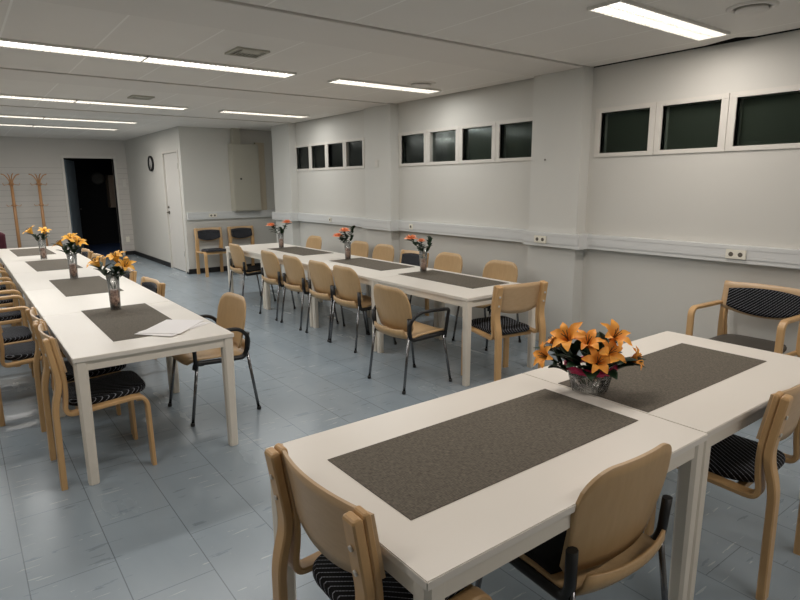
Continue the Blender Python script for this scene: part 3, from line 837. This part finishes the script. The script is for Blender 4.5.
# camera right direction is (cos yaw, -sin yaw): spread blossoms across it
RX, RY = math.cos(YAW), -math.sin(YAW)
def P_(x, y, a, z, b=0): return (x+RX*a-RY*b*0, y+RY*a, z)
T1V = [(.83, 4.46, .26, 'glass vase of yellow lilies nearest the camera on left tables', (.02, .0, 0)),
       (.83, 6.24, .24, 'glass vase of yellow lilies second along the left tables', 0),
       (.79, 8.16, .24, 'glass vase of yellow lilies farthest along the left tables', 0)]
orders = ('nearest', 'second', 'farthest')
spec = [[(-.085, 1.02, (-.45, -.35, .9), .082), (.045, 1.05, (-.15, -.3, 1), .085), (.085, 1.0, (.5, -.35, .8), .08)],
        [(-.08, 1.02, (-.6, -.2, .8), .075), (.015, 1.06, (.0, -.4, .9), .09), (.06, 1.03, (.6, -.2, .8), .085)],
        [(-.10, 1.02, (-.5, -.3, .8), .10), (.04, 1.02, (.3, -.3, .9), .08)]]
side = ['left', 'middle', 'right']
for i, (x, y, h, lb, _) in enumerate(T1V):
    vase(x, y, h, .10, lb, .14, 'brown pebbles filling the %s lily vase on left tables' % orders[i])
    for k, (a, z, fc, sz) in enumerate(spec[i]):
        nm = side[k] if len(spec[i]) == 3 else ('left', 'right')[k]
        fcw = Vector((RX*fc[0]+math.sin(YAW)*fc[1], RY*fc[0]+math.cos(YAW)*fc[1], fc[2]))
        lily_stem(x, y, P_(x, y, a, z), fcw, sz, 'lily_yellow', 'yellow orange lily, %s bloom in the %s vase of left tables' % (nm, orders[i]), 'yellow lilies', i*10+k, 4)
T2V = [(3.63, 4.44, 'nearest'), (3.58, 5.76, 'middle'), (3.54, 7.42, 'farthest')]
rs = [[(-.12, 1.06, .052), (-.02, 1.03, .036)], [(-.11, 1.00, .05), (-.03, 1.06, .052)], [(-.13, 1.04, .052), (.09, 1.08, .052)]]
for i, (x, y, od) in enumerate(T2V):
    vase(x, y, .21, .095, 'glass vase of coral roses, %s one on the window side tables' % od, .13, 'brown pebbles filling the %s rose vase on window tables' % od)
    for k, (a, z, r) in enumerate(rs[i]):
        top = P_(x, y, a, z)
        S, t = stem_thing('rose', (x+RX*a*.08, y+RY*a*.08, TH+.14), top, 'coral rose, %s bloom in the %s vase of window side tables' % (('left', 'right')[k], od), 'flower', 'coral roses')
        rng = random.Random(100+i*5+k)
        rose(S, t, r, 'rose_orange', rng)
        for q in range(7):
            an = rng.random()*6.28; leaf(S, t*(.35+.08*q), (math.cos(an), math.sin(an), .5), rng.uniform(.07, .11), .028, .25, rng)
    # a leafy sprig without bloom
    S, t = stem_thing('green_sprig', (x+.008, y-.008, TH+.14), P_(x, y, (.09, .08, .02)[i], (1.05, 1.09, .98)[i]), 'dark green leafy sprig in the %s rose vase' % od, 'sprig', 'leafy sprigs')
    rng = random.Random(200+i)
    for q in range(9):
        an = rng.random()*6.28; leaf(S, t*(.3+.078*q), (math.cos(an)*.8, math.sin(an)*.8, .9), rng.uniform(.06, .09), .02, .2, rng)

# bouquet in the ribbed glass bowl
BX, BY = 2.036, 1.392
Bo = empty('glass_bowl', (BX, BY, TH+.003)); tag(Bo, 'ribbed clear glass bowl with pink ribbon rim between the near grey runners', 'bowl')
g = MB(); vs = []; seg = 48
prof = [(.064, 0), (.070, .004), (.082, .056), (.093, .108), (.089, .108), (.078, .056), (.066, .010), (.002, .010)]
for j, (r, z) in enumerate(prof):
    for k in range(seg):
        a = 2*PI*k/seg; q = r*(1+(.045*math.cos(a*12) if 0 < j < 4 else 0)); vs.append((q*math.cos(a), q*math.sin(a), z))
g.add(vs, [(j*seg+k, j*seg+(k+1) % seg, (j+1)*seg+(k+1) % seg, (j+1)*seg+k) for j in range(len(prof)-1) for k in range(seg)], True)
g.build('body', 'bowlglass', Bo)
tr = MB()
for (z, r) in ((.097, .096), (.106, .101), (.113, .097)):
    tr.tube([(r*(1+.05*math.sin(k*1.7))*math.cos(2*PI*k/40), r*(1+.05*math.sin(k*1.7))*math.sin(2*PI*k/40), z+.003*math.sin(k*2.3)) for k in range(41)], .0065, 6)
tr.build('ribbon', 'pink', Bo)
rng = random.Random(5)
fd = Vector((-math.sin(YAW), -math.cos(YAW), 0)); rt = Vector((RX, RY, 0))
bl = [(-.19, .905, .02, (-.9, .4, .35), .075), (-.10, .965, .0, (-.45, .5, .7), .095), (-.03, .95, .03, (-.1, .5, .9), .085), (.0, .892, .075, (-.05, .8, .6), .085),
      (.085, .965, .0, (.25, .5, .75), .095), (.05, .92, .05, (.3, .7, .7), .08), (.165, .89, .02, (.8, .5, .4), .075), (-.13, .93, -.05, (-.6, -.3, .8), .08)]
nms = ['far left low', 'upper left', 'centre left', 'front centre', 'upper right', 'right', 'far right low', 'rear']
for k, (a, z, b, fc, sz) in enumerate(bl):
    top = Vector((BX, BY, 0)) + rt*a*.93 + fd*b; top.z = z-.04
    base = Vector((BX, BY, TH+.02)) + rt*a*.12 + fd*b*.12
    S, t = stem_thing('lily', tuple(base), tuple(top), 'orange lily in the near ribboned bowl, %s bloom' % nms[k], 'flower', 'orange lilies in the bowl')
    fcw = rt*fc[0]+fd*fc[1]+Vector((0, 0, fc[2]))
    lily(S, t, fcw, sz*.84, 'lily_orange', rng)
    for q in range(5):
        an = rng.random()*6.28
        leaf(S, t*(.5+.07*q), rt*(a*4+math.cos(an)*.5)+fd*(.5*math.sin(an)+b*3)+Vector((0, 0, .8)), rng.uniform(.09, .14), .026, .3, rng)
lv = [(-.10, .06, (-.8, .3, .9), .17), (.10, .08, (.7, .4, .7), .16), (.04, .09, (.5, .7, .8), .15), (-.06, .09, (-.7, .6, .6), .17), (.12, .02, (1., .1, .35), .17), (-.08, -.02, (-1., -.2, .75), .24),
      (.0, -.04, (-.15, -.1, 1.2), .21), (.04, -.04, (.1, -.1, 1.2), .2), (-.03, .10, (-.3, 1., .3), .12), (.05, .10, (.3, 1, .3), .11)]
S = empty('leaf_spray', (BX, BY, TH+.02)); tag(S, 'dark green leaves spreading around the orange lilies in the near bowl', 'leaves')
MB().tube([(0, 0, 0), (0, 0, .09)], .006, 6).build('stem', 'stemm', S)
for a, b, d, L in lv:
    p = rt*a*.5+fd*b*.5+Vector((0, 0, .085))
    leaf(S, p, rt*d[0]+fd*d[1]+Vector((0, 0, d[2])), L, .034, .3, rng)
